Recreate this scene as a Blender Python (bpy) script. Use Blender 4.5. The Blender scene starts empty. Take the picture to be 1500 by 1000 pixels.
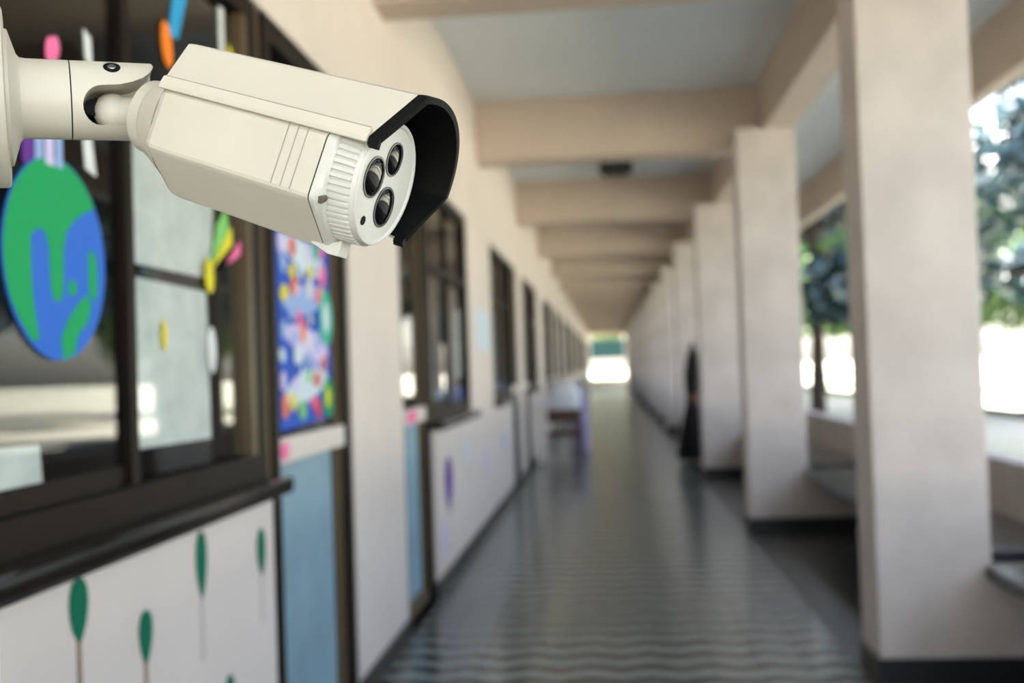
import bpy, bmesh, math, random
from mathutils import Vector, Matrix
random.seed(7)
scn = bpy.context.scene
COL = scn.collection
pi = math.pi

# ------------------------------------------------------------------ camera
EYE = Vector((0, 0, 1.3))
YAW, PITCH, ROLL, FPX = .0868, .0236, -.0337, 1600.0
fwd = Vector((-math.sin(YAW)*math.cos(PITCH), math.cos(YAW)*math.cos(PITCH), math.sin(PITCH)))
rt0 = Vector((math.cos(YAW), math.sin(YAW), 0))
up0 = rt0.cross(fwd)
CR = math.cos(ROLL)*rt0 + math.sin(ROLL)*up0
CU = -math.sin(ROLL)*rt0 + math.cos(ROLL)*up0
def frame_matrix(x, y, z, o):
    return Matrix(((x.x, y.x, z.x, o.x), (x.y, y.y, z.y, o.y), (x.z, y.z, z.z, o.z), (0, 0, 0, 1)))
cd = bpy.data.cameras.new('camera'); cam = bpy.data.objects.new('camera', cd); COL.objects.link(cam)
cam.matrix_world = frame_matrix(CR, CU, -fwd, EYE)
cd.sensor_width = 36; cd.lens = FPX/1500*36; cd.clip_start = .02; cd.clip_end = 800
cd.dof.use_dof = True; cd.dof.focus_distance = .80; cd.dof.aperture_fstop = 4.4
scn.camera = cam
def cw(v):            # camera coordinates (right, up, forward) as a direction in the world
    return v[0]*CR + v[1]*CU + v[2]*fwd

# ------------------------------------------------------------------ light
w = bpy.data.worlds.new('world'); scn.world = w; w.use_nodes = True
nt = w.node_tree; bg = nt.nodes['Background']
sky = nt.nodes.new('ShaderNodeTexSky'); sky.sky_type = 'NISHITA'; sky.sun_disc = False
sky.sun_elevation = math.radians(41); sky.sun_rotation = math.radians(304); sky.dust_density = 2.2; sky.air_density = 1.0
hs = nt.nodes.new('ShaderNodeHueSaturation'); hs.inputs['Saturation'].default_value = .6
nt.links.new(sky.outputs[0], hs.inputs['Color']); nt.links.new(hs.outputs[0], bg.inputs[0]); bg.inputs[1].default_value = .42
sd = bpy.data.lights.new('sun', 'SUN'); sd.energy = 30.0; sd.angle = math.radians(.6); sd.color = (1, .95, .86)
so = bpy.data.objects.new('sun', sd); COL.objects.link(so); so.location = (-20, 14, 30)
so.rotation_euler = Vector((.62, -.42, -.66)).to_track_quat('-Z', 'Y').to_euler()
vs = scn.view_settings; vs.view_transform = 'Standard'; vs.look = 'None'; vs.gamma = 1; vs.use_curve_mapping = False
vs.exposure = 1.02

# ------------------------------------------------------------------ materials
MATS = {}
def mat(name, col, rough=.6, spec=.5, metal=0, noise=0, nscale=8, col2=None, bump=0, bscale=60, coat=0):
    m = bpy.data.materials.new(name); m.use_nodes = True
    n = m.node_tree; b = n.nodes['Principled BSDF']; L = n.links.new
    b.inputs['Base Color'].default_value = (*col, 1); b.inputs['Roughness'].default_value = rough
    b.inputs['Specular IOR Level'].default_value = spec; b.inputs['Metallic'].default_value = metal
    if coat: b.inputs['Coat Weight'].default_value = coat; b.inputs['Coat Roughness'].default_value = .1
    if noise or bump:
        tc = n.nodes.new('ShaderNodeTexCoord')
    if noise:
        t = n.nodes.new('ShaderNodeTexNoise'); t.inputs['Scale'].default_value = nscale; t.inputs['Detail'].default_value = 5
        L(tc.outputs['Object'], t.inputs['Vector'])
        r = n.nodes.new('ShaderNodeValToRGB'); c2 = col2 or tuple(c*(1-noise) for c in col)
        r.color_ramp.elements[0].color = (*c2, 1); r.color_ramp.elements[1].color = (*col, 1)
        r.color_ramp.elements[0].position = .3; r.color_ramp.elements[1].position = .62
        L(t.outputs[0], r.inputs[0]); L(r.outputs[0], b.inputs['Base Color'])
    if bump:
        t2 = n.nodes.new('ShaderNodeTexNoise'); t2.inputs['Scale'].default_value = bscale; t2.inputs['Detail'].default_value = 3
        L(tc.outputs['Object'], t2.inputs['Vector'])
        bp = n.nodes.new('ShaderNodeBump'); bp.inputs['Strength'].default_value = bump; bp.inputs['Distance'].default_value = .002
        L(t2.outputs[0], bp.inputs['Height']); L(bp.outputs[0], b.inputs['Normal'])
    MATS[name] = m
    return m
def glass(name, tint, ior=1.55):
    m = bpy.data.materials.new(name); m.use_nodes = True; n = m.node_tree; n.nodes.clear(); L = n.links.new
    o = n.nodes.new('ShaderNodeOutputMaterial'); mx = n.nodes.new('ShaderNodeMixShader')
    lw = n.nodes.new('ShaderNodeLayerWeight'); lw.inputs[0].default_value = .5
    pw = n.nodes.new('ShaderNodeMath'); pw.operation = 'POWER'; pw.inputs[1].default_value = 5; L(lw.outputs['Facing'], pw.inputs[0])
    fr = n.nodes.new('ShaderNodeMath'); fr.operation = 'MULTIPLY_ADD'; fr.inputs[1].default_value = .75; fr.inputs[2].default_value = .03; L(pw.outputs[0], fr.inputs[0])
    tr = n.nodes.new('ShaderNodeBsdfTransparent'); tr.inputs[0].default_value = (*tint, 1)
    gl = n.nodes.new('ShaderNodeBsdfGlossy'); gl.inputs['Roughness'].default_value = .01
    L(fr.outputs[0], mx.inputs[0]); L(tr.outputs[0], mx.inputs[1]); L(gl.outputs[0], mx.inputs[2]); L(mx.outputs[0], o.inputs[0])
    MATS[name] = m
    return m
plaster = mat('cream_plaster', (.72, .635, .575), .62, .3, noise=.06, nscale=2.5, bump=.3, bscale=120)
column_paint = mat('column_paint', (.57, .505, .47), .5, .4, noise=.18, nscale=3.2, bump=.3, bscale=90)
beam_paint = mat('beam_paint', (.58, .475, .39), .6, .3, noise=.08, nscale=2)
ceil_paint = mat('ceiling_paint', (.76, .79, .80), .7, .3, noise=.05, nscale=1.5)
black_skirt = mat('black_skirting', (.018, .018, .02), .3, .5)
dark_border = mat('dark_border_floor', (.022, .024, .022), .33, .5, noise=.3, nscale=12)
bench_stone = mat('polished_bench_stone', (.02, .023, .026), .14, .5, noise=.3, nscale=30)
brown_alu = mat('brown_window_frame', (.013, .0085, .0055), .5, .12, noise=.25, nscale=6)
tan_alu = mat('tan_window_frame', (.11, .070, .035), .4, .5, noise=.2, nscale=5)
sill_mat = mat('dark_polished_sill', (.014, .010, .008), .12, .7)
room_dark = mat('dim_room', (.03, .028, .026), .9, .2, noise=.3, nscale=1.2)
pane_mat = glass('window_glass', (.95, .97, .96))
rail_white = mat('white_door_rail', (.66, .60, .55), .5)
blue_panel = mat('blue_door_panel', (.25, .38, .45), .5, .4, noise=.2, nscale=4)
wall_panel = mat('pinkish_white_wall_panel', (.80, .72, .69), .55, .3, noise=.05, nscale=3)
paper = mat('white_paper', (.72, .735, .73), .8, .2, noise=.2, nscale=14, col2=(.58, .60, .60))
ground_m = mat('pale_yard', (.56, .53, .47), .9, .2, noise=.25, nscale=.15, col2=(.42, .45, .30))
leaf_m = mat('leaves', (.012, .05, .058), .3, .8, noise=.5, nscale=1.3, col2=(.007, .026, .038))
leaf_l = mat('light_leaves', (.10, .20, .05), .45, .5, noise=.4, nscale=1.5)
bark = mat('bark', (.06, .045, .035), .9, .2, noise=.4, nscale=6)
wood = mat('brown_wood', (.11, .05, .028), .45, .4, noise=.4, nscale=8)
white_cloth = mat('white_cloth', (.72, .74, .80), .8, .2)
lav_cloth = mat('lavender_cloth', (.36, .34, .55), .8, .2)
black_cloth = mat('black_canvas', (.012, .011, .012), .8, .2)
red_strap = mat('red_brown_strap', (.10, .028, .018), .7)
dark_metal = mat('dark_metal', (.05, .05, .05), .4, .5, .6)
roof_green = mat('dark_green_roof', (.004, .04, .036), .7)
shell = mat('cream_camera_shell', (.545, .505, .425), .38, .35, noise=.05, nscale=14, bump=.06, bscale=700)
shell2 = mat('cream_camera_front', (.55, .535, .49), .35, .35)
black_plastic = mat('black_plastic', (.003, .003, .003), .6, .12)
groove_m = mat('dark_groove', (.10, .085, .06), .7)
faint_groove = mat('faint_groove', (.30, .275, .225), .7)
lens_m = mat('dark_lens', (.004, .0035, .004), .07, .22)
lens_ring = mat('lens_ring', (.02, .02, .022), .25, .6)
steel = mat('steel_screw', (.25, .25, .25), .3, .5, 1)
post_m = mat('white_post_paint', (.78, .77, .74), .5)
def flat(name, c, r=.75): return mat(name, c, r, .25)
green_p = flat('green_paper', (.012, .34, .11)); blue_p = flat('blue_paper', (.035, .15, .60))
dgreen_p = flat('dark_green_paper', (.0, .14, .075)); stem_p = flat('brown_stick', (.30, .19, .13)); stem_pale = flat('pale_stick', (.55, .47, .44))
purple_p = flat('purple_paper', (.13, .035, .28)); sky_p = flat('light_blue_paper', (.30, .42, .72)); orange_p = flat('orange_paper', (.85, .22, .02))
cyan_p = flat('cyan_paper', (.03, .32, .62)); pink_p = flat('pink_paper', (.85, .18, .38)); yellow_p = flat('yellow_paper', (.72, .62, .04))
red_p = flat('red_paper', (.65, .07, .06)); lime_p = flat('lime_paper', (.22, .55, .15)); lav_p = flat('lavender_paper', (.62, .55, .82)); pale_p = flat('pale_cloud_paper', (.60, .70, .78))
dblue_p = flat('deep_blue_paper', (.03, .10, .50)); teal_p = flat('teal_paper', (.05, .45, .33))

# floor: cement tiles with waving light and dark bands across the corridor
def tile_material():
    m = bpy.data.materials.new('waved_cement_tile'); m.use_nodes = True; n = m.node_tree; L = n.links.new
    b = n.nodes['Principled BSDF']; b.inputs['Roughness'].default_value = .2; b.inputs['Specular IOR Level'].default_value = .42
    g = n.nodes.new('ShaderNodeNewGeometry'); s = n.nodes.new('ShaderNodeSeparateXYZ'); L(g.outputs['Position'], s.inputs[0])
    def M(op, a, b_=None):
        q = n.nodes.new('ShaderNodeMath'); q.operation = op
        for i, v in enumerate((a, b_)):
            if v is None: continue
            if isinstance(v, (int, float)): q.inputs[i].default_value = v
            else: L(v, q.inputs[i])
        return q.outputs[0]
    px = M('PINGPONG', M('ADD', s.outputs[0], 10.0), .13)
    ph = M('ADD', s.outputs[1], M('MULTIPLY', px, .42))
    wv = M('SINE', M('MULTIPLY', ph, 2*pi/.2))
    no = n.nodes.new('ShaderNodeTexNoise'); no.inputs['Scale'].default_value = 9; no.inputs['Detail'].default_value = 6
    L(g.outputs['Position'], no.inputs['Vector'])
    f = M('ADD', M('MULTIPLY', wv, .5), M('MULTIPLY', no.outputs[0], .9))
    r = n.nodes.new('ShaderNodeValToRGB'); L(f, r.inputs[0])
    e = r.color_ramp.elements; e[0].position = .25; e[0].color = (.007, .013, .015, 1); e[1].position = .62; e[1].color = (.22, .26, .25, 1)
    L(r.outputs[0], b.inputs['Base Color'])
    return m
tile_m = tile_material()

# ------------------------------------------------------------------ mesh helpers
class MB:
    def __init__(s): s.v = []; s.f = []; s.m = []
    def add(s, v, f, mi=0):
        o = len(s.v); s.v += [tuple(p) for p in v]; s.f += [tuple(i+o for i in q) for q in f]; s.m += [mi]*len(f); return s
    def box(s, x0, x1, y0, y1, z0, z1, mi=0):
        v = [(x, y, z) for x in (x0, x1) for y in (y0, y1) for z in (z0, z1)]
        return s.add(v, [(0, 1, 3, 2), (4, 6, 7, 5), (0, 4, 5, 1), (2, 3, 7, 6), (0, 2, 6, 4), (1, 5, 7, 3)], mi)
    def cyl(s, a, b, r0, r1=None, n=16, mi=0, cap=True):
        a, b = Vector(a), Vector(b); r1 = r0 if r1 is None else r1
        d = (b-a).normalized(); x = d.orthogonal().normalized(); y = d.cross(x)
        v = []
        for c, r in ((a, r0), (b, r1)):
            for i in range(n):
                t = 2*pi*i/n; v.append(c+r*(math.cos(t)*x+math.sin(t)*y))
        f = [(i, (i+1) % n, n+(i+1) % n, n+i) for i in range(n)]
        if cap: f += [tuple(range(n))[::-1], tuple(range(n, 2*n))]
        return s.add(v, f, mi)
    def prism(s, poly, x0, x1, mi=0):     # polygon in (y, z), thickness along x
        n = len(poly); v = [(x0, *p) for p in poly]+[(x1, *p) for p in poly]
        return s.add(v, [tuple(range(n))[::-1], tuple(range(n, 2*n))]+[(i, (i+1) % n, n+(i+1) % n, n+i) for i in range(n)], mi)
    def loft(s, rings, cap0=True, cap1=True, closed=True, mi=0):
        n = len(rings[0]); v = [p for r in rings for p in r]; f = []
        for k in range(len(rings)-1):
            for i in range(n if closed else n-1):
                j = (i+1) % n; f.append((k*n+i, k*n+j, (k+1)*n+j, (k+1)*n+i))
        if cap0: f.append(tuple(range(n))[::-1])
        if cap1: f.append(tuple(range((len(rings)-1)*n, len(rings)*n)))
        return s.add(v, f, mi)
    def mesh(s, name, mats, smooth=None, bevel=0):
        me = bpy.data.meshes.new(name); me.from_pydata(s.v, [], s.f)
        for q in (mats if isinstance(mats, (list, tuple)) else [mats]): me.materials.append(q)
        for p, i in zip(me.polygons, s.m): p.material_index = i
        bm = bmesh.new(); bm.from_mesh(me)
        bmesh.ops.recalc_face_normals(bm, faces=bm.faces)
        if bevel: bmesh.ops.bevel(bm, geom=list(bm.edges), offset=bevel, segments=2, affect='EDGES', profile=.6)
        if smooth is not None:
            for fc in bm.faces: fc.smooth = True
            for e in bm.edges:
                if len(e.link_faces) == 2 and e.calc_face_angle(0) > math.radians(smooth): e.smooth = False
        bm.to_mesh(me); bm.free()
        return me
    def obj(s, name, mats, parent=None, smooth=None, bevel=0, M=None):
        me = s.mesh(name, mats, smooth, bevel)
        return link(name, me, parent, M)
def link(name, me, parent=None, M=None):
    o = bpy.data.objects.new(name, me); COL.objects.link(o)
    if M is not None: me.transform(M)
    if parent is not None: o.parent = parent
    return o
def tag(o, label=None, cat=None, group=None, kind=None):
    if label: o['label'] = label
    if cat: o['category'] = cat
    if group: o['group'] = group
    if kind: o['kind'] = kind
    return o
def empty(name, loc):
    e = bpy.data.objects.new(name, None); e.empty_display_size = .1; COL.objects.link(e); e.location = loc; return e
def copy_tree(o, off=(0, 0, 0), parent=None):
    c = o.copy(); COL.objects.link(c)
    if parent is None: c.location = o.location+Vector(off)
    else: c.parent = parent
    for ch in [x for x in bpy.data.objects if x.parent == o]: copy_tree(ch, parent=c)
    return c
def ordinal(i): return ['first', 'second', 'third', 'fourth', 'fifth', 'sixth', 'seventh', 'eighth', 'ninth', 'tenth', 'eleventh', 'twelfth', 'thirteenth', 'fourteenth', 'fifteenth', 'sixteenth', 'seventeenth', 'eighteenth'][i]

# ------------------------------------------------------------------ the building
XL, XR, XO, XP, XE = -1.013, 1.033, 1.475, 2.0, 2.70
D1, S, CDEP = 4.458, 3.957, .31
YA, YB = -1.7, 64.0
ZC, ZB, ZLB = 3.48, 2.98, 3.06
HEAD, SILL = 2.42, 1.0
NB = 16
T0, NR = 3.6, 13            # tiles built one by one: 13 rows from here
T1 = T0+NR*.2
# floor
f = MB(); f.box(XL, 1.0, YA, T0, -.25, 0); f.box(XL, 1.0, T0, T1, -.25, -.010); f.box(XL, 1.0, T1, YB, -.25, 0)
f.box(1.0, XP+.12, YA, YB, -.25, 0, 1)
floor = tag(f.obj('floor', [tile_m, dark_border]), 'dark grey-green patterned tile corridor floor with black border', 'floor', kind='structure')
tm = MB().box(-.0985, .0985, -.0985, .0985, 0, .010).mesh('floor_tile', tile_m)
for r in range(NR):
    for c in range(10):
        o = link('floor_tile', tm, floor); o.location = (-1.0+.1+c*.2, T0+.1+r*.2, -.010)
# ceiling and beams
tag(MB().box(-6.2, XE, YA, YB, ZC, ZC+.16).obj('ceiling', ceil_paint), 'pale grey corridor ceiling slab', 'ceiling', kind='structure')
bm_ = MB().box(XL, XO-.225, 0, .26, ZB, ZC).mesh('ceiling_beam', beam_paint)
for i in range(-1, NB):
    o = link('ceiling_beam', bm_); o.location = (0, D1+.42+i*S, 0)
    tag(o, ('cream cross beam overhead, %s before the corridor end' % ordinal(NB-1-i)) if i >= 0 else 'cream cross beam overhead above the white mounting post', 'beam', 'ceiling cross beams', 'structure')
tag(MB().box(XO-.225, XO, YA, YB, ZLB, ZC).obj('ceiling_beam', beam_paint), 'long brownish beam running along the tops of the columns', 'beam', kind='structure')
tag(MB().box(XE-.12, XE, YA, YB, 3.05, ZC).obj('trim_1', beam_paint), 'outer eave edge beam above the open side of the corridor', 'eave beam', kind='structure')
# columns on the open side
cme = MB().box(XR, XO, 0, CDEP, 0, ZLB).mesh('column', column_paint, bevel=.006)
skm = MB().box(XR-.012, XP, -.012, CDEP+.012, 0, .10).mesh('skirting', black_skirt)
sup = MB().box(XO, XP, .004, CDEP, 0, .405).mesh('bench_support', column_paint)
for i in range(-1, NB):
    o = link('column', cme); o.location = (0, D1+i*S, 0)
    names = {-1: 'cream square corridor column standing across from the white mounting post', 0: 'big cream square column with faint grey stains beside the empty bench',
             1: 'cream square column with a bench on both sides, before the black parasol', 2: 'cream square column with the furled black parasol right behind it',
             3: 'cream square column just past the furled black parasol'}
    tag(o, names.get(i, 'cream square column, %s before the corridor end' % ordinal(NB-1-i)), 'column', 'corridor columns', 'structure')
    link('skirting', skm, o); link('bench_support', sup, o)
# parapet
p = MB().box(XP, XP+.12, YA, YB, 0, .74)
tag(p.obj('wall_right', column_paint), 'low cream parapet wall along the open side of the corridor', 'parapet wall', kind='structure')
# benches: polished slab between the columns
ben = MB().box(XO-.03, XP-.003, -.45, S-.14-.18-.012-.45, 0, .055).mesh('bench', bench_stone, bevel=.006)
for i in range(-1, NB-1):
    o = link('bench', ben); o.location = (0, D1+CDEP+.012+.45+i*S, .408)
    lab = {-1: 'dark polished bench slab against the big stained column', 0: 'dark polished bench slab between the big stained column and the next'}
    tag(o, lab.get(i, 'dark polished bench slab, %s before the corridor end' % ordinal(NB-2-i)), 'bench', 'bench slabs between the columns')
# left wall: piers, parts under the windows, lintel
wins = [(1.42, 3.20)]; doors = [(3.26, 4.26)]
for m in range(7):
    o = m*2*S
    doors += [(5.32+o, 6.16+o)]; wins += [(6.26+o, 8.05+o), (9.62+o, 11.40+o)]; doors += [(11.50+o, 12.36+o)]
ops = sorted(wins+doors)
wl = MB(); WT = .15
wl.box(XL-WT, XL, YA, YB, HEAD, ZC)
y = YA
for a, b in ops:
    if a-y > .15: wl.box(XL-WT, XL, y, a, 0, HEAD)
    else: wl.box(XL-WT, XL-.02, y, a, 0, HEAD, 1)
    if (a, b) in wins: wl.box(XL-WT, XL, a, b, 0, SILL-.04)
    y = b
wl.box(XL-WT, XL, y, YB, 0, HEAD)
tag(wl.obj('wall_left', [plaster, tan_alu]), 'cream plaster classroom wall with brown windows and doors', 'wall', kind='structure')
sk = MB(); y = YA
for a, b in sorted(doors)+[(YB, YB)]:
    sk.box(XL, XL+.014, y, a, 0, .09); y = b
tag(sk.obj('baseboard_left', black_skirt), 'black skirting along the foot of the classroom wall', 'skirting', kind='structure')
# dim classrooms behind the glass
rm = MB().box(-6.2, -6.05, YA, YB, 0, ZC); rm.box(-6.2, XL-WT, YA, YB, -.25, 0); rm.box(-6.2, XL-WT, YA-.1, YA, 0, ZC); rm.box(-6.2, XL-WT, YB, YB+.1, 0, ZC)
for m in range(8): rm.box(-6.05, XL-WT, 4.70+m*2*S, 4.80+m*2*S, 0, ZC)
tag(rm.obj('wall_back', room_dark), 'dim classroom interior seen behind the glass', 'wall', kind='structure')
# far end
e = MB().box(XL, XP, YB, YB+.2, 0, .48); e.box(1.08, XP+.12, YB, YB+.2, .48, ZC); e.box(XL, 1.08, YB, YB+.2, 3.1, ZC)
tag(e.obj('wall_end', plaster), 'end of the corridor with a bright opening above a low step', 'wall', kind='structure')

# ------------------------------------------------------------------ windows and doors
XG = XL-.045
def window(a, b, n, mull, transom, tan_right):
    t = empty('window_%d' % n, (XL-.06, (a+b)/2, SILL)); oy = (a+b)/2
    def part(name, mb, m, bev=0):
        return mb.obj(name, m, t, M=Matrix.Translation((-(XL-.06), -oy, -SILL)), bevel=bev)
    fr = MB(); x0, x1 = XL-.085, XL-.012
    fr.box(x0, x1, a, b, SILL, SILL+.07); fr.box(x0, x1, a, b, HEAD-.06, HEAD)
    fr.box(x0, x1, a, a+.05, SILL+.07, HEAD-.06)
    part('frame', fr, brown_alu)
    part('jamb', MB().box(x0, x1, b-.07, b, SILL+.07, HEAD-.06), brown_alu)
    if tan_right: part('jamb', MB().box(x0+.01, x1-.004, b-.115, b-.07, SILL+.07, HEAD-.06), tan_alu)
    ys = [a+.05]+mull+[b-.07]
    for q in mull: part('mullion', MB().box(x0+.015, x1-.015, q-.02, q+.02, SILL+.07, HEAD-.06), brown_alu)
    if transom: part('rail', MB().box(x0+.02, x1-.02, a+.05, b-.07, 1.90, 1.95), brown_alu)
    for i in range(len(ys)-1):
        y0, y1 = ys[i]+.0, ys[i+1]
        part('pane', MB().box(XG-.002, XG+.002, y0, y1, SILL+.07, HEAD-.06), pane_mat)
        if i % 2 == 0: part('sash_rail', MB().box(x0+.018, x1-.03, y0+.02, y1-.02, SILL+.07, SILL+.115), brown_alu)
    part('sill', MB().box(XL-.10, XL+.07, a-.03, b+.005, SILL-.05, SILL), sill_mat, .016)
    return t
wlab = {0: 'large brown window with a blue and green paper globe stuck on it', 1: 'brown framed window beside the narrow blue door',
        2: 'brown framed window past the pale notice on the wall'}
for i, (a, b) in enumerate(wins):
    mull = [2.325] if i == 0 else [(a+b)/2]
    t = window(a, b, i+1, mull, i > 0, i == 0)
    tag(t, wlab.get(i, 'brown framed classroom window, %s after the pale notice' % ordinal(i-2) if i > 2 else None), 'window', 'classroom windows', 'structure')
def door(a, b, n):
    t = empty('door_%d' % n, (XL-.06, (a+b)/2, 0)); oy = (a+b)/2
    def part(name, mb, m, bev=0, par=None, sm=None):
        return mb.obj(name, m, par or t, M=Matrix.Translation((-(XL-.06), -oy, 0)), bevel=bev, smooth=sm)
    x0, x1 = XL-.10, XL-.008
    fr = MB(); fr.box(x0, x1, a, a+.06, 0, HEAD); fr.box(x0, x1, b-.09, b, 0, HEAD); fr.box(x0, x1, a+.06, b-.09, HEAD-.07, HEAD)
    part('door_frame', fr, brown_alu)
    y0, y1 = a+.06, b-.09
    lf = MB()
    for q in ((y0, y0+.04), (y1-.05, y1)): lf.box(x0+.02, x1-.02, *q, .02, HEAD-.07)
    lf.box(x0+.02, x1-.02, y0+.04, y1-.05, .02, .10)
    part('stile', lf, tan_alu)
    part('middle_rail', MB().box(x0+.02, x1-.005, y0+.0, y1, 1.02, 1.10), rail_white, .004)
    wv = MB(); N = 40; rr = []
    for k in range(N+1):
        yy = y0+.04+(y1-.05-y0-.04)*k/N; rr.append((XL-.055+.006*math.sin(k*1.25), yy))
    wv.loft([[(x, yy, z) for x, yy in rr] for z in (.10, 1.02)], False, False, False)
    part('lower_panel', wv, blue_panel, sm=60)
    part('pane', MB().box(XG-.002, XG+.002, y0+.04, y1-.05, 1.10, HEAD-.07), pane_mat)
    return t
for i, (a, b) in enumerate(doors):
    lab = {0: 'brown framed door with a blue lower panel and a colourful poster', 1: 'narrow brown framed door with a blue lower panel past the cream pier'}
    tag(door(a, b, i+1), lab.get(i, 'brown framed classroom door with a pale blue panel, %s past the cream pier' % ordinal(i-1)), 'door', 'classroom doors', 'structure')

# ------------------------------------------------------------------ paper things on the windows and walls
def ell(cy, cz, ry, rz, n=28, rot=0):
    o = []
    for i in range(n):
        t = 2*pi*i/n; y_, z_ = ry*math.cos(t), rz*math.sin(t)
        o.append((cy+y_*math.cos(rot)-z_*math.sin(rot), cz+y_*math.sin(rot)+z_*math.cos(rot)))
    return o
def root_at(name, x, y_, z_): return empty(name, (x, y_, z_))
GK = abs((XL-.042)/XL)
def onglass(poly, x0):      # outlines were measured on the wall face; the glass lies a little deeper
    return [(a*GK, 1.3+(b-1.3)*GK) for a, b in poly] if x0 < XL-.02 else poly
def cut(parent, name, poly, m, x0, th=.0015):
    poly = onglass(poly, x0)
    l = parent.location
    return MB().prism(poly, x0, x0+th).obj(name, m, parent, M=Matrix.Translation((-l.x, -l.y, -l.z)))
XS = XG+.003         # outer face of the glass
# the globe
gy, gz, gr = 1.945, 1.530, .189
t = root_at('paper_globe', XS, gy, gz)
tag(t, 'round blue and green paper globe stuck on the window glass', 'paper globe')
cut(t, 'sea', ell(gy, gz, gr, gr, 48), blue_p, XS, .003)
def blob(pts): return [(gy+a*gr, gz+b*gr) for a, b in pts]
arc = lambda a0, a1, n, r=.985: [(r*math.sin(math.radians(a0+(a1-a0)*i/n)), r*math.cos(math.radians(a0+(a1-a0)*i/n))) for i in range(n+1)]
lands = [
    arc(-118, 52, 30)+[(.40, .46), (.18, .30), (.10, .10), (.08, -.30), (.02, -.42), (-.10, -.42), (-.16, -.30), (-.18, .10), (-.25, .24), (-.40, .26), (-.52, .16), (-.52, -.20), (-.48, -.50), (-.40, -.80), (-.52, -.82), (-.70, -.66)],
    [(.62, .10), (.72, .16), (.80, .05), (.80, -.30), (.72, -.38), (.62, -.30)],
    ell(.27, -.27, .085, .08), [(.05, -1.0), (.02, -.78), (.14, -.62), (.40, -.40), (.58, -.32), (.66, -.42), (.58, -.60), (.36, -.74), (.28, -.93)]]
for L_ in lands: cut(t, 'land', blob(L_), green_p, XS+.003, .0012)
# sheets pinned inside the glass
def sheet(poly, label, m=paper, x=None, cat='paper sheet', group='paper sheets on the windows'):
    x = XG-.006 if x is None else x
    poly = onglass(poly, x)
    cy = sum(p[0] for p in poly)/len(poly); cz = min(p[1] for p in poly)
    t = root_at('paper_sheet', x, cy, cz); o = MB().prism(poly, x, x+.002).obj('paper_sheet', m, M=Matrix.Translation((-x, -cy, -cz)))
    bpy.data.objects.remove(t); o.location = (x, cy, cz); return tag(o, label, cat, group)
sheet([(2.275, 1.555), (2.76, 1.555), (2.80, 1.84), (2.275, 1.85)], 'large white stained paper sheet, upper of two on the window')
sheet([(2.275, 1.15), (2.73, 1.145), (2.72, 1.52), (2.275, 1.525)], 'large white stained paper sheet, lower of two on the window')
sheet([(1.50, 1.10), (1.89, 1.10), (1.88, 1.19), (1.50, 1.20)], 'small white paper at the bottom of the window below the globe')
# paper ornaments on the glass
def ornament(name, label, pieces, cat='paper ornament'):
    c = pieces[0][1][0]; t = root_at(name, XS, *c); tag(t, label, cat, 'paper ornaments on the window glass')
    for k, (nm, poly, m) in enumerate(pieces): cut(t, nm, poly, m, XS+k*.0016)
ornament('paper_bird', 'pink, green and yellow paper bird on the glass beside the white sheets', [
    ('wing', [(2.735, 1.585), (2.79, 1.70), (2.86, 1.755), (2.88, 1.70)], lime_p), ('wing', [(2.74, 1.58), (2.83, 1.66), (2.90, 1.71), (2.90, 1.66)], yellow_p),
    ('tail', [(2.74, 1.575), (2.84, 1.60), (2.97, 1.685), (2.975, 1.645), (2.90, 1.615)], pink_p), ('body', ell(2.715, 1.56, .03, .045), yellow_p)])
ornament('paper_pencil', 'orange and blue paper rocket high on the glass', [
    ('body', [(2.50, 2.12), (2.555, 2.12), (2.66, 2.32), (2.56, 2.32)], cyan_p), ('nose', ell(2.485, 2.09, .032, .055, rot=.2), orange_p)])
ornament('paper_flower', 'small pink paper flower on the glass above the globe', [('petal', ell(1.942, 1.915, .022, .03), pink_p), ('petal', ell(1.955, 1.93, .014, .02), pink_p)])
ornament('paper_tag', 'small white paper tag on the glass above the bracket arm', [('tag', [(2.075, 1.94), (2.105, 1.93), (2.10, 1.99), (2.07, 2.0)], paper)], 'paper tag')
ornament('paper_tag', 'narrow white paper strip on the glass below the bracket arm', [('tag', [(2.065, 1.72), (2.11, 1.71), (2.09, 1.80), (2.055, 1.80)], paper)], 'paper tag')
ornament('paper_streamer', 'purple, blue and lilac paper streamers hanging above the globe', [
    ('strip', [(1.83, 1.69), (1.87, 1.69), (1.87, 1.80), (1.83, 1.80)], purple_p), ('strip', [(1.872, 1.70), (1.90, 1.70), (1.90, 1.80), (1.872, 1.80)], sky_p),
    ('strip', [(1.905, 1.70), (1.935, 1.70), (1.935, 1.80), (1.905, 1.80)], lav_p), ('strip', [(1.94, 1.70), (1.965, 1.70), (1.965, 1.80), (1.94, 1.80)], sky_p)])
ornament('paper_streamer', 'yellow and grey paper streamer high on the glass beside the rocket', [('strip', [(2.90, 2.12), (2.96, 2.10), (2.97, 2.19), (2.92, 2.22)], yellow_p), ('strip', [(2.84, 2.15), (2.88, 2.14), (2.88, 2.30), (2.84, 2.30)], paper)])
ornament('paper_tag', 'small yellow paper tag on the lower white sheet', [('tag', ell(2.43, 1.40, .014, .035), yellow_p)], 'paper tag')
ornament('paper_tag', 'pale crumpled paper tag hanging beside the lower white sheet', [('tag', ell(2.73, 1.37, .03, .06), paper)], 'paper tag')
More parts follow.
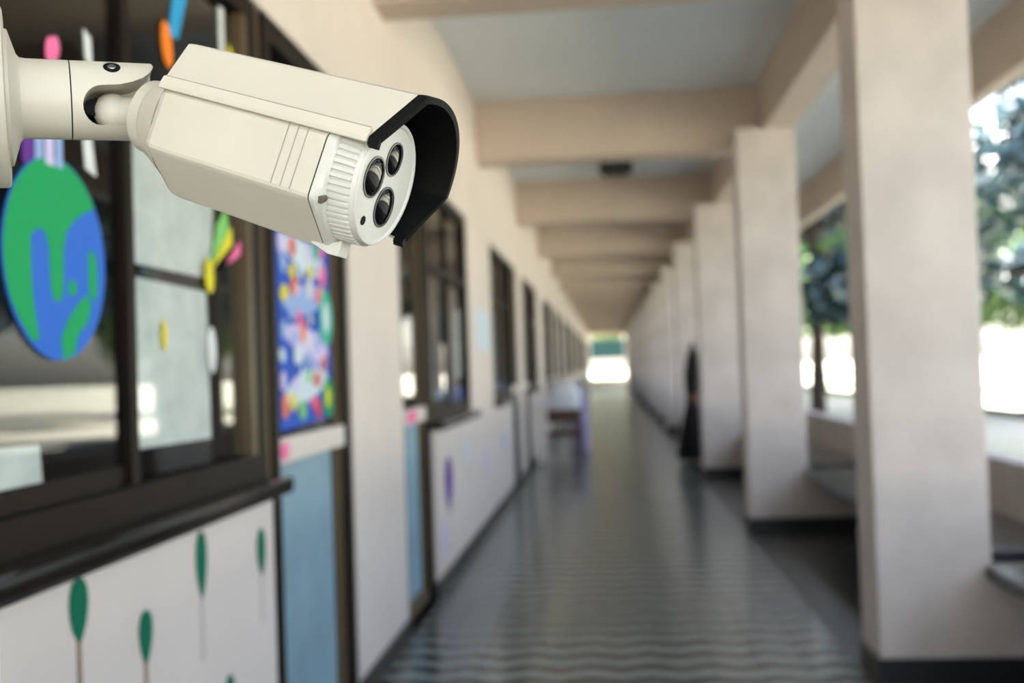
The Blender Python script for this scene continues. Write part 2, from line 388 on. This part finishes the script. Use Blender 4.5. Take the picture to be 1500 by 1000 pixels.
# cut-out trees glued on the wall below the windows
def paper_tree(y_, ztop, crown, stem, m, sm, label, wdt=.034):
    t = root_at('paper_tree', XL, y_, ztop-crown-stem); tag(t, label, 'paper tree', 'cut-out paper trees on the wall')
    poly = []
    N = 22
    for i in range(N+1):
        u = i/N; poly.append((y_+wdt*math.sqrt(u)*(1-u)**.8/.42, ztop-crown*u))
    poly = poly+[(2*y_-a, b) for a, b in poly[1:-1]][::-1]
    cut(t, 'crown', poly, m, XL+.002, .002)
    cut(t, 'stick', [(y_-.011, ztop-crown-stem), (y_+.011, ztop-crown-stem), (y_+.008, ztop-crown+.02), (y_-.008, ztop-crown+.02)], sm, XL+.0005, .0015)
paper_tree(1.992, .932, .125, .28, dgreen_p, stem_p, 'broad dark green paper tree on a brown stick under the globe', .036)
paper_tree(2.285, .805, .115, .28, dgreen_p, stem_p, 'short dark green paper tree on a brown stick below the white sheets', .033)
paper_tree(2.615, .925, .165, .15, dgreen_p, stem_pale, 'tall dark green paper tree on a pale stick under the sill', .034)
paper_tree(3.075, .862, .135, .13, dgreen_p, stem_pale, 'dark green paper tree on a pale stick beside the blue door panel', .036)
paper_tree(2.79, .525, .12, .20, dgreen_p, stem_p, 'dark green paper tree low on the wall between two taller ones', .034)
paper_tree(6.75, .76, .34, .05, purple_p, stem_pale, 'purple paper tree on the wall under the second window', .15)
paper_tree(8.85, .66, .26, .10, lav_p, stem_pale, 'lavender paper tree on the wall below the pale notice', .12)
paper_tree(7.7, .82, .22, .10, pale_p, stem_pale, 'pale blue paper tree on the wall under the second window', .10)
paper_tree(6.50, .40, .25, .05, lav_p, stem_pale, 'small lavender paper tree near the skirting by the narrow door', .07)
paper_tree(10.4, .70, .24, .10, sky_p, stem_pale, 'blue paper tree on the wall under the third window', .11)
sheet([(8.42, 1.46), (9.45, 1.44), (9.45, 1.76), (8.42, 1.78)], 'pale blue-grey notice on the wall between two windows', pale_p, XL+.001, 'notice', None)
for k, (a, b, m, lab) in enumerate([(6.45, 7.05, sky_p, 'light blue paper along the bottom of the second window'), (7.2, 7.85, dblue_p, 'deep blue paper along the bottom of the second window'),
                                    (9.75, 10.4, sky_p, 'light blue paper along the bottom of the third window'), (10.6, 11.2, dblue_p, 'deep blue paper along the bottom of the third window')]):
    sheet([(a, 1.075), (b, 1.075), (b, 1.17), (a, 1.18)], lab, m)
sheet([(7.30, 1.25), (7.55, 1.25), (7.57, 1.72), (7.32, 1.70)], 'tall white paper sheet in the second window', paper)
# poster on the first door
t = root_at('door_poster', XS, 3.64, 1.115); tag(t, 'colourful blue picture poster with rows of cards on the door glass', 'poster')
cut(t, 'backing', [(3.30, 1.125), (3.93, 1.145), (3.93, 1.78), (3.30, 1.78)], dblue_p, XS, .0015)
random.seed(11)
pal = [red_p, lime_p, yellow_p, pink_p, orange_p, teal_p, lav_p, sky_p]
for r in range(4):
    cut(t, 'cloud', ell(3.61+.02*(r % 2), 1.26+r*.145, .26, .05, rot=.12*(-1)**r), (pale_p, lav_p, sky_p, pale_p)[r], XS+.0016)
pal2 = [pale_p, lav_p, sky_p, pale_p, dblue_p, red_p, lime_p, yellow_p, pink_p, orange_p, teal_p, paper]
for r in range(8):
    for c in range(6):
        cy = 3.35+c*.100+random.uniform(-.03, .03); cz = 1.20+r*.075+random.uniform(-.02, .02)
        cut(t, 'picture', ell(cy, cz, random.uniform(.018, .045), random.uniform(.02, .042), 10, random.uniform(0, 3)), pal2[random.randrange(12)], XS+.0032+.0004*((r*6+c) % 7))
t = root_at('paper_wreath', XS, 3.99, 1.41); tag(t, 'green paper ring with a pale middle at the edge of the poster', 'paper wreath')
cut(t, 'ring', ell(3.86, 1.50, .085, .10), teal_p, XS+.0066); cut(t, 'middle', ell(3.855, 1.50, .04, .055), pale_p, XS+.0082)
t = root_at('paper_badge', XS, 3.99, 1.15); tag(t, 'green and yellow paper badge at the lower corner of the poster', 'paper badge')
cut(t, 'badge', ell(3.86, 1.215, .065, .07), green_p, XS+.0066); cut(t, 'middle', ell(3.85, 1.215, .03, .035), yellow_p, XS+.0082)
t = root_at('paper_badge', XL-.012, 3.37, 1.03); tag(t, 'pink paper sticker on the white door rail', 'sticker')
cut(t, 'sticker', ell(3.38, 1.06, .045, .03), pink_p, XL-.0125)
t = root_at('paper_badge', XL-.012, 5.55, 1.03); tag(t, 'pale pink paper sticker on the rail of the narrow door', 'sticker')
cut(t, 'sticker', ell(5.62, 1.06, .15, .035), pink_p, XL-.0125)

# ------------------------------------------------------------------ corridor things
t = empty('school_desk', (-.69, 15.95, 0)); tag(t, 'small dark brown wooden desk with a white sack on top', 'desk')
MB().box(-.30, .30, -.28, .28, .64, .67).obj('top', wood, t, bevel=.005)
MB().box(-.27, .27, -.25, .25, .48, .64).obj('drawer_box', wood, t)
for sx in (-1, 1):
    for sy in (-1, 1): MB().box(sx*.26-.025, sx*.26+.025, sy*.24-.025, sy*.24+.025, 0, .48).obj('leg', wood, t)
    MB().box(sx*.26-.018, sx*.26+.018, -.215, .215, .16, .20).obj('stretcher', wood, t)
for sy in (-1, 1): MB().box(-.235, .235, sy*.24-.015, sy*.24+.015, .28, .34).obj('stretcher', wood, t)
def sack(name, loc, rx, ry, h, m, label, seed):
    rnd = random.Random(seed); rings = []
    for k in range(9):
        u = k/8; s = (1-.12*abs(u-.35))*(1 if u < .7 else 1-(u-.7)*1.6)
        rings.append([(rx*s*math.copysign(abs(math.cos(a))**.6, math.cos(a))*(1+.05*rnd.uniform(-1, 1)), ry*s*math.copysign(abs(math.sin(a))**.6, math.sin(a)), h*u) for a in [2*pi*i/20 for i in range(20)]])
    o = MB().loft(rings).obj(name, m, smooth=50); o.location = loc
    return tag(o, label, 'sack')
sack('cloth_sack', (-.66, 15.95, .671), .24, .2, .40, white_cloth, 'white stuffed cloth sack on the wooden desk', 1)
sack('cloth_sack', (-.45, 16.75, 0), .13, .2, .95, lav_cloth, 'lavender cloth bundle standing behind the wooden desk', 2)
t = empty('white_board', (-.93, 14.9, 0)); tag(t, 'white cloth covered stand against the wall before the desk', 'stand')
MB().box(-.07, .10, -.30, .35, .78, .84).obj('top', white_cloth, t, bevel=.01)
for sy in (-.26, .30): MB().box(-.05, .06, sy-.02, sy+.02, 0, .78).obj('leg', rail_white, t)
# furled parasol
t = empty('furled_parasol', (.985, 13.6, 0)); tag(t, 'tall furled black parasol with a red-brown strap beside the columns', 'parasol')
MB().cyl((0, 0, 0), (0, 0, .05), .14, .13, 24).obj('base', dark_metal, t)
MB().cyl((0, 0, .05), (.06, 0, 1.55), .016, .012, 10).obj('pole', dark_metal, t)
rings = []
for z, r in ((.10, .135), (.16, .14), (.35, .12), (.60, .09), (.76, .065), (.84, .055), (.95, .07), (1.15, .078), (1.32, .06), (1.45, .03), (1.53, .014)):
    rings.append([(1.15*r*(1+.13*math.cos(8*a))*math.cos(a)+.06*z/1.55, 1.15*r*(1+.13*math.cos(8*a))*math.sin(a), z) for a in [2*pi*i/48 for i in range(48)]])
MB().loft(rings).obj('canopy', black_cloth, t, smooth=60)
MB().cyl((.031, 0, .80), (.034, 0, .90), .086, .086, 20).obj('strap', red_strap, t)
# dark lamp housing on the ceiling between two beams
t = empty('ceiling_lamp', (.16, 11.9, ZC)); tag(t, 'small dark lamp housing on the ceiling between two beams', 'ceiling lamp')
MB().box(-.18, .18, -.13, .13, -.11, 0).obj('housing', dark_metal, t, bevel=.01)
MB().box(-.13, .13, -.09, .09, -.135, -.11).obj('diffuser', groove_m, t, bevel=.005)

# ------------------------------------------------------------------ outside
tag(MB().box(-120, 220, -120, 320, -.45, -.25).obj('ground', ground_m), 'pale sunlit schoolyard ground outside the corridor', 'ground', kind='structure')
tag(MB().box(9.25, 9.40, -60, 200, -.25, -.08).obj('kerb', dark_metal), 'dark low kerb line across the yard', 'kerb', kind='structure')
tag(MB().box(-6.2, XE, YA, YB, ZC+.16, 7.2).obj('upper_shade_block', plaster), 'unseen upper block added above the corridor to shade the yard', 'wall', kind='structure')  # unseen mass added on top so the building's shadow reaches farther across the yard
def make_tree(seed, h, cr, zb, m, nl=12000):
    rnd = random.Random(seed)
    t = empty('tree', (0, 0, -.25))
    tr = MB(); tr.cyl((0, 0, 0), (.1, 0, zb+.6), .22, .15, 10); tr.cyl((.1, 0, zb+.6), (0, .1, h*.75), .15, .05, 8)
    cl = []
    for i in range(26):
        a = rnd.uniform(0, 2*pi); u = rnd.uniform(0, 1); rr = cr*math.sqrt(rnd.uniform(.05, 1))*(1-.45*u**2)
        c = Vector((rr*math.cos(a), rr*math.sin(a), zb+.5+(h-zb-.8)*u)); cl.append((c, rnd.uniform(.7, 1.3)))
        if i < 9: tr.cyl((.05, 0, zb+.3+u*(h*.45-zb*.3)), c, .07, .02, 6)
    tr.obj('trunk', bark, t, smooth=60)
    lv = MB()
    for i in range(nl):
        c, r = cl[rnd.randrange(len(cl))]
        d = Vector((rnd.gauss(0, 1), rnd.gauss(0, 1), rnd.gauss(0, 1))).normalized()
        pnt = c+d*r*rnd.uniform(.55, 1.05); pnt.z = max(pnt.z, zb-.3)
        nrm = (d+Vector((rnd.uniform(-.7, .7), rnd.uniform(-.7, .7), rnd.uniform(-.3, .9)))).normalized()
        x = nrm.orthogonal().normalized(); x = Matrix.Rotation(rnd.uniform(0, 6.28), 3, nrm) @ x; y_ = nrm.cross(x)
        s = rnd.uniform(.13, .27)
        lv.add([pnt-x*s, pnt-y_*s*.5-x*s*.1, pnt+x*s, pnt+y_*s*.5-x*s*.1], [(0, 1, 2, 3)])
    tag(lv.obj('foliage', m, t), kind='stuff')
    return t
tA = make_tree(1, 9.0, 3.3, 2.7, leaf_m); tB = make_tree(2, 10.0, 3.6, 2.6, leaf_m); tC = make_tree(3, 6.5, 2.6, 2.2, leaf_l)
spots = [(tA, (5.4, 29), 1), (tB, (15.7, 39), 1.35), (tA, (20.0, 31), 1.25), (tB, (23, 19.5), 1.25), (tC, (19.0, 50), 1.3), (tA, (31, 10), 1.2), (tB, (33, 36), 1.2), (tC, (9.5, 50), 1.3), (tB, (5.4, 66), 1.2), (tC, (-3, 104), 2.0), (tC, (9, 106), 2.0)]
tl = ['dark leafy tree with a slim trunk seen past the bench between two columns', 'big dark leafy tree filling the opening beside the big stained column',
      'dark leafy yard tree mirrored in the big window', 'large dark leafy yard tree mirrored in the big window', 'small light green tree behind the big dark tree', 'dark leafy tree at the side of the yard',
      'large dark leafy tree far back in the yard', 'small light green tree behind the slim dark tree', 'tall dark tree near the end of the corridor', 'light green tree behind the green shelter roof', 'light green tree beside the green shelter roof']
used = set()
for k, (src, (x, y_), ts) in enumerate(spots):
    o = src if src not in used else copy_tree(src)
    used.add(src); o.location = (x, y_, -.25); o.rotation_euler.z = k*1.3; o.scale = (ts, ts, ts)
    tag(o, tl[k], 'tree', 'trees in the schoolyard')
t = empty('garden_shelter', (0, 82, -.25)); tag(t, 'dark green roofed shelter beyond the far end of the corridor', 'shelter')
rf = MB().loft([[(-4, -1.5, 1.95), (4, -1.5, 1.95), (4, 1.5, 1.95), (-4, 1.5, 1.95)], [(-3.8, -.9, 3.35), (3.8, -.9, 3.35), (3.8, .9, 3.35), (-3.8, .9, 3.35)]])
rf.obj('roof', roof_green, t)
for sx in (-3.7, 3.7):
    for sy in (-1.3, 1.3): MB().box(sx-.06, sx+.06, sy-.06, sy+.06, 0, 1.95).obj('post', dark_metal, t)

# ------------------------------------------------------------------ the security camera
psi, th = .284, .3147
a_c = Vector((math.cos(psi)*math.cos(th), -math.cos(psi)*math.sin(th), -math.sin(psi)))
C_c = Vector((-.0947, .1165, .8112))
A = cw(a_c).normalized(); Uh = (CU-A*A.dot(CU)).normalized(); Wh = Uh.cross(A).normalized()
HEADM = frame_matrix(A, Wh, Uh, EYE+cw(C_c))
HR, HL, TAP, PHI, CAP = .0607, .1764, .9079, .6168, .0291
def sc(ax): return 1-(1-TAP)*max(0, -ax/HL)
def pol(ax, ang, r): return (ax, r*math.sin(ang), r*math.cos(ang))
NS = 144
def ring(ax, hexw, rad, clip=.985):          # hexw 1 = hexagon with cut corners, 0 = circle of radius rad
    o = []
    for i in range(NS):
        t_ = 2*pi*i/NS
        q = ((t_-PHI) % (pi/3))-pi/6
        # faces centred on PHI + 60k, corners on PHI + 30 + 60k
        q2 = ((t_-PHI+pi/6) % (pi/3))-pi/6
        rh = min(HR*math.cos(pi/6)/math.cos(q2), HR*clip)
        for sg in (-1, 1):
            cc = math.cos(t_-PHI-sg*pi/2)
            if cc > .5: rh = min(rh, .0532/cc)
        rh *= sc(ax)
        o.append(pol(ax, t_, hexw*rh+(1-hexw)*rad))
    return o
# arm frame from the picture's arm axis
def camp(px, py, depth): return Vector(((px-750)/FPX*depth, (500-py)/FPX*depth, depth))
P150 = camp(150, 148.3, .868)
P8 = camp(8, 143.8, .8405)
e_ = (P150-P8).normalized(); E = cw(e_).normalized()
ARM0 = EYE+cw(P8)
Nup = (CU-E*E.dot(CU)).normalized(); Nd = Nup.cross(E).normalized()    # Nd points away from the viewer
ARMM = frame_matrix(E, Nd, Nup, ARM0)
def armpt(px, py):      # where a picture ray meets the plane through the arm axis
    d = ((px-750)/FPX*CR+(500-py)/FPX*CU+fwd)
    k = (ARM0-EYE).dot(Nd)/d.dot(Nd); q = ARMM.inverted() @ (EYE+d*k); return q.x, q.z
root = bpy.data.objects.new('security_camera', None); root.empty_display_size = .05; COL.objects.link(root)
BASEX = -.016
root.matrix_world = ARMM @ Matrix.Translation((BASEX, 0, 0))
RINV = root.matrix_world.inverted()
tag(root, 'cream bullet security camera with black-rimmed hood on a wall bracket', 'security camera')
def hp(name, mb, m, smooth=30, bevel=0, par=None, M=HEADM):
    o = mb.obj(name, m, None, smooth=smooth, bevel=bevel, M=RINV @ M); o.parent = par or root; return o
# body
b = MB(); b.loft([ring(-HL-.001, 1, 0, .80) and [(p[0], p[1]*.84, p[2]*.84) for p in ring(-HL-.001, 1, 0)], [(p[0], p[1]*.93, p[2]*.93) for p in ring(-HL+.001, 1, 0)], [(p[0], p[1]*.985, p[2]*.985) for p in ring(-HL+.006, 1, 0)],
                  ring(-HL+.013, 1, 0)]+[ring(-HL+.013+(HL-.013-CAP-.0006)*k/6, 1, 0) for k in range(1, 7)])
body = hp('body', b, shell, 14)
hp('seam', MB().loft([[(p[0], p[1]*.985, p[2]*.985) for p in ring(x, 1, 0)] for x in (-CAP-.0006, -CAP+.0006)]), black_plastic, 14, par=body)
def side_line(ax, t0, t1, lift, wd):         # fine raised line round the side facet
    L0 = []; L1 = []
    n = 14
    for i in range(n+1):
        t_ = t0+(t1-t0)*i/n; q2 = ((t_-PHI+pi/6) % (pi/3))-pi/6
        r = min(HR*math.cos(pi/6)/math.cos(q2), HR*.985)*sc(ax)+lift
        L0.append(pol(ax-wd, t_, r)); L1.append(pol(ax+wd, t_, r))
    return MB().loft([L0, L1], False, False, False)
for k, x in enumerate((-.045, -.053, -.061)):
    hp('groove_line', side_line(x, PHI-math.radians(148), PHI-math.radians(98), .00025, .0004), faint_groove, 30, par=body)
# bezel and ribbed front ring
RC = .0470
hp('bezel', MB().loft([ring(-CAP+.0006, 1, 0), ring(-CAP+.004, .95, .052), ring(-.0215, .35, .0515), ring(-.0200, .05, .0500), ring(-.0195, 0, .0480)]), shell2, 25)
def ribbed():
    rings = []
    for ax, amp, r in ((-.0200, .0010, .0490), (-.004, .0009, .0478), (-.003, 0, .0474), (.0, 0, .0465)):
        rr = []
        for i in range(360):
            t_ = 2*pi*i/360; s = 1 if (i % 6) in (0, 1, 2, 3) else -1
            rr.append(pol(ax, t_, r+amp*s))
        rings.append(rr)
    return MB().loft(rings)
front = hp('front_ring', ribbed(), shell2, 35)
# face plate with a raised lip
def circ(ax, r, n=64, cy=0, cz=0): return [(ax, cy+r*math.sin(2*pi*i/n), cz+r*math.cos(2*pi*i/n)) for i in range(n)]
hp('face_plate', MB().loft([circ(-.002, .0465), circ(.0012, .0465), circ(.0020, .0458), circ(.0020, .0440), circ(.0008, .0425)]), shell2, 35, par=front)
K = .045/100
def lens(wy, uz, r, name='lens'):
    cy, cz = wy*K, uz*K
    o = hp(name, MB().loft([circ(.0006, r, 48, cy, cz), circ(.0016, r, 48, cy, cz), circ(.0016, r*.90, 48, cy, cz), circ(.0009, r*.88, 48, cy, cz)]), lens_ring, 35)
    d = [circ(.0010+.0022*math.cos(u), r*.87*math.sin(u), 48, cy, cz) for u in [pi/2*(1-k/7) for k in range(7)]]
    hp('lens_glass', MB().loft(d), lens_m, 60, par=o)
lens(-50, 6, .0157); lens(6, 44, .0130); lens(16, -36, .0157)
hp('sensor_hole', MB().loft([circ(.0006, .0035, 20, -46*K, -66*K), circ(.0013, .0035, 20, -46*K, -66*K)]), black_plastic, 35)
hp('side_hole', MB().cyl(pol(-CAP+.008, PHI-math.radians(151), .0500), pol(-CAP+.008, PHI-math.radians(151), .0556), .0028, n=20), groove_m, 35)  # dark disc; its colour stands in for the shade inside a small recessed hole
# foot under the front
fa = PHI-math.radians(212)
def fp(ax, da, r): return pol(ax, fa+math.radians(da), r)
hp('drain_foot', MB().loft([[fp(-.040, -9, .054), fp(-.040, 9, .054), fp(-.040, 7, .0575), fp(-.040, -7, .0575)], [fp(-.024, -9, .054), fp(-.024, 9, .054), fp(-.024, 7, .0620), fp(-.024, -7, .0620)],
                           [fp(-.0155, -9, .050), fp(-.0155, 9, .050), fp(-.0155, 7, .0615), fp(-.0155, -7, .0615)]]), shell2, 20)
# hood
LIPA, LIPR, RDA, RDR, HREAR = math.radians(95.67), .0572, math.radians(50.8), .0700, -.1824
LIPF, RDF, MIDF = .002, .015, .019
def hood_profile(inset):
    pr = []         # (angle relative to PHI, radius, front extent)
    pr.append((-LIPA, LIPR-inset, LIPF))
    for k in range(1, 6):      # straight plate between lip and ridge
        u = k/6; p0 = Vector((math.sin(-LIPA), math.cos(LIPA)))*(LIPR-inset); p1 = Vector((math.sin(-RDA), math.cos(RDA)))*(RDR-inset)
        q = p0.lerp(p1, u); pr.append((math.atan2(q.x, q.y), q.length, LIPF+(RDF-LIPF)*u))
    n = 20
    for k in range(n+1):
        u = k/n; an = -RDA+2*RDA*u; bow = math.sin(pi*u)
        pr.append((an, RDR-inset+.001*bow, RDF+(MIDF-RDF)*bow))
    pr += [(-a, r, f_) for a, r, f_ in pr[:6][::-1]]
    return pr
PO, PI_ = hood_profile(0), hood_profile(.0026)
def hpt(pr, ax): return pol(ax, PHI+pr[0], pr[1]*sc(ax))
def hood_mesh(po, pin, r0, f_off, rear=None):
    rs = lambda p: r0+(.0065*max(0, min(1, (RDF-p[2])/(RDF-LIPF))) if r0 < -.1 else 0)
    outer_r = [hpt(p, rs(p) if rear is None else p[2]+rear) for p in po]; outer_f = [hpt(p, p[2]+f_off) for p in po]
    inner_r = [hpt(p, rs(p) if rear is None else p[2]+rear) for p in pin]; inner_f = [hpt(p, p[2]+f_off) for p in pin]
    n = len(po); m = MB()
    loop_r = outer_r+inner_r[::-1]; loop_f = outer_f+inner_f[::-1]
    rings_ = [loop_r]
    for k in range(1, 6): rings_.append([tuple(Vector(a)+(Vector(c)-Vector(a))*k/6) for a, c in zip(loop_r, loop_f)])
    rings_.append(loop_f); m.loft(rings_, False, False)
    N2 = 2*n
    for off in (0, 6*N2):
        m.f += [(off+i, off+i+1, off+N2-2-i, off+N2-1-i) for i in range(n-1)]; m.m += [0]*(n-1)
    return m
hood = hp('hood', hood_mesh(PO, PI_, HREAR, 0), shell, 14)
PR = [(-LIPA-.11, LIPR-.0005, LIPF+.001)]+PO+[(LIPA+.11, LIPR-.0005, LIPF+.001)]
hp('hood_rim', hood_mesh([(a, r+.0004, f_) for a, r, f_ in PR], [(a, r-.0045, f_) for a, r, f_ in PR], 0, .0085, rear=.0001), black_plastic, 20, par=hood)
hp('hood_lining', hood_mesh([(a, r-.0028, f_) for a, r, f_ in PO], [(a, r-.0036, f_) for a, r, f_ in PO], -.020, 0), black_plastic, 20, par=hood)
for s in (-1, 1):       # rail along each hood edge
    rr = []
    for ax in (HREAR+.0065, LIPF if s < 0 else -.03):
        a0 = PHI+s*LIPA; rr.append([pol(ax, a0+s*da, r*sc(ax)) for da, r in ((-.09, LIPR+.0030), (-.09, LIPR+.0005), (.03, LIPR-.0026), (.085, LIPR-.0012), (.085, LIPR+.0006), (.04, LIPR+.0020))])
    hp('hood_rail', MB().loft(rr), shell, 25, par=hood)
    hp('rail_groove', MB().loft([[pol(ax, PHI+s*(LIPA-.112), (LIPR+.0026)*sc(ax)), pol(ax, PHI+s*(LIPA-.096), (LIPR+.0026)*sc(ax)), pol(ax, PHI+s*(LIPA-.096), (LIPR+.0005)*sc(ax)), pol(ax, PHI+s*(LIPA-.112), (LIPR+.0005)*sc(ax))] for ax in (HREAR+.0075, LIPF-.001)]), faint_groove, 30, par=hood)
# rear collar and swivel stub
hp('collar', MB().loft([circ(-HL-.0375, .0180, 48), circ(-HL-.0370, .0255, 48), circ(-HL-.0350, .0285, 48), circ(-HL-.0250, .0300, 48), circ(-HL-.0245, .0285, 48)]), shell, 30)
hp('rear_cone', MB().loft([circ(-HL-.0248, .0280, 48), circ(-HL-.0235, .0315, 48), circ(-HL-.0005, .0445, 48)]), shell, 30)
piv = HEADM.inverted() @ (EYE+cw(camp(150, 163, .868)))
c0 = Vector((-HL-.036, 0, 0))
hp('swivel_stub', MB().cyl(c0, c0.lerp(piv, .62), .0165, .0125, 32), shell, 40)
def ball(c, r, n=24):
    c = Vector(c); return MB().loft([[(c.x+r*math.cos(u), c.y+r*math.sin(u)*math.cos(2*pi*i/n), c.z+r*math.sin(u)*math.sin(2*pi*i/n)) for i in range(n)] for u in [pi*(k+.35)/12.7 for k in range(13)]])
hp('swivel_ball', ball(c0.lerp(piv, .78), .0148), shell, 60)
# bracket: flange, arm, slotted end
RA = .0306
x104 = armpt(103, 148)[0]; x31 = armpt(31, 145)[0]; x16 = armpt(16, 144)[0]; x222 = armpt(223, 120)[0]
def acirc(x, r, n=64): return [(x, r*math.sin(2*pi*i/n), r*math.cos(2*pi*i/n)) for i in range(n)]
hp('mounting_flange', MB().loft([acirc(BASEX, .0685), acirc(-.0015, .0685), acirc(.0005, .0675), acirc(.0010, .0655), acirc(.0012, .052)]), shell, 30, M=ARMM)
hp('bracket_neck', MB().loft([acirc(.0012, .0520), acirc(.0035, .0515), acirc(x31-.002, .0335), acirc(x31, .0312), acirc(x31+.004, RA), acirc(x104-.0005, RA)]), shell, 25, M=ARMM)
hp('bracket_seam', MB().loft([acirc(x104-.0006, RA-.0008), acirc(x104+.0006, RA-.0008)]), black_plastic, 30, M=ARMM)
arm = hp('bracket_head', MB().loft([acirc(x104+.0005, RA), acirc(x222-.0015, RA), acirc(x222, RA-.0015)]), shell, 30, M=ARMM)
poly = [(147+27*math.cos(t_), 163+27*math.sin(t_)) for t_ in [pi/2+pi*k/12 for k in range(13)]]
poly = poly+[(172, 135), (190, 131), (205, 125), (215, 117), (221, 107), (223.5, 98), (250, 98), (250, 230), (199, 230), (197, 190)]
pts = [armpt(*q) for q in poly]
cm = MB(); n = len(pts)
cm.add([(x, -.06, z) for x, z in pts]+[(x, .016, z) for x, z in pts], [tuple(range(n))[::-1], tuple(range(n, 2*n))]+[(i, (i+1) % n, n+(i+1) % n, n+i) for i in range(n)])
cutter = cm.obj('slot_cutter', black_plastic, None, M=RINV @ ARMM); cutter.parent = root
md = arm.modifiers.new('slot', 'BOOLEAN'); md.operation = 'DIFFERENCE'; md.solver = 'EXACT'; md.object = cutter
bpy.context.view_layer.update()
dg = bpy.context.evaluated_depsgraph_get()
newme = bpy.data.meshes.new_from_object(arm.evaluated_get(dg)); arm.modifiers.clear(); arm.data = newme
bpy.data.objects.remove(cutter)
bm2 = bmesh.new(); bm2.from_mesh(newme)
for fc in bm2.faces: fc.smooth = True
for ed in bm2.edges:
    if len(ed.link_faces) == 2 and ed.calc_face_angle(0) > math.radians(25): ed.smooth = False
bm2.to_mesh(newme); bm2.free()
# dark lining at the back of the slot, and its black pin
xa, za = armpt(136, 160)
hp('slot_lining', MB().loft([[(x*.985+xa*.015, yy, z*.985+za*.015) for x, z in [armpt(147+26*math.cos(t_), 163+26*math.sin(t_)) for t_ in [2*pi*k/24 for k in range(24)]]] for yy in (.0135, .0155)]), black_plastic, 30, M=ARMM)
hp('pivot_pin', MB().cyl((xa, -.008, za), (xa, .0140, za), .0065, n=20), black_plastic, 40, M=ARMM)
xs, zs = armpt(161, 98)
sv = Vector((xs, -RA*.68, RA*.733)); nv = Vector((0, -.68, .733))
scr = hp('set_screw', MB().cyl(sv-nv*.002, sv+nv*.0005, .0064, n=28), black_plastic, 40, M=ARMM)
hp('screw_head', MB().cyl(sv+nv*.0003, sv+nv*.0012, .0034, .0026, n=20), steel, 40, par=scr, M=ARMM)
# the post that carries it, just outside the picture
eh = Vector((E.x, E.y, 0)).normalized(); sd_ = Vector((-eh.y, eh.x, 0))
bc = ARMM @ Vector((BASEX, 0, 0))
o = MB().box(-.18, -.0005, -.10, .10, 0, ZC).obj('mounting_post', post_m)
o.matrix_world = frame_matrix(eh, sd_, Vector((0, 0, 1)), Vector((bc.x, bc.y, 0)))
tag(o, 'white square post that carries the security camera bracket', 'post', kind='structure')
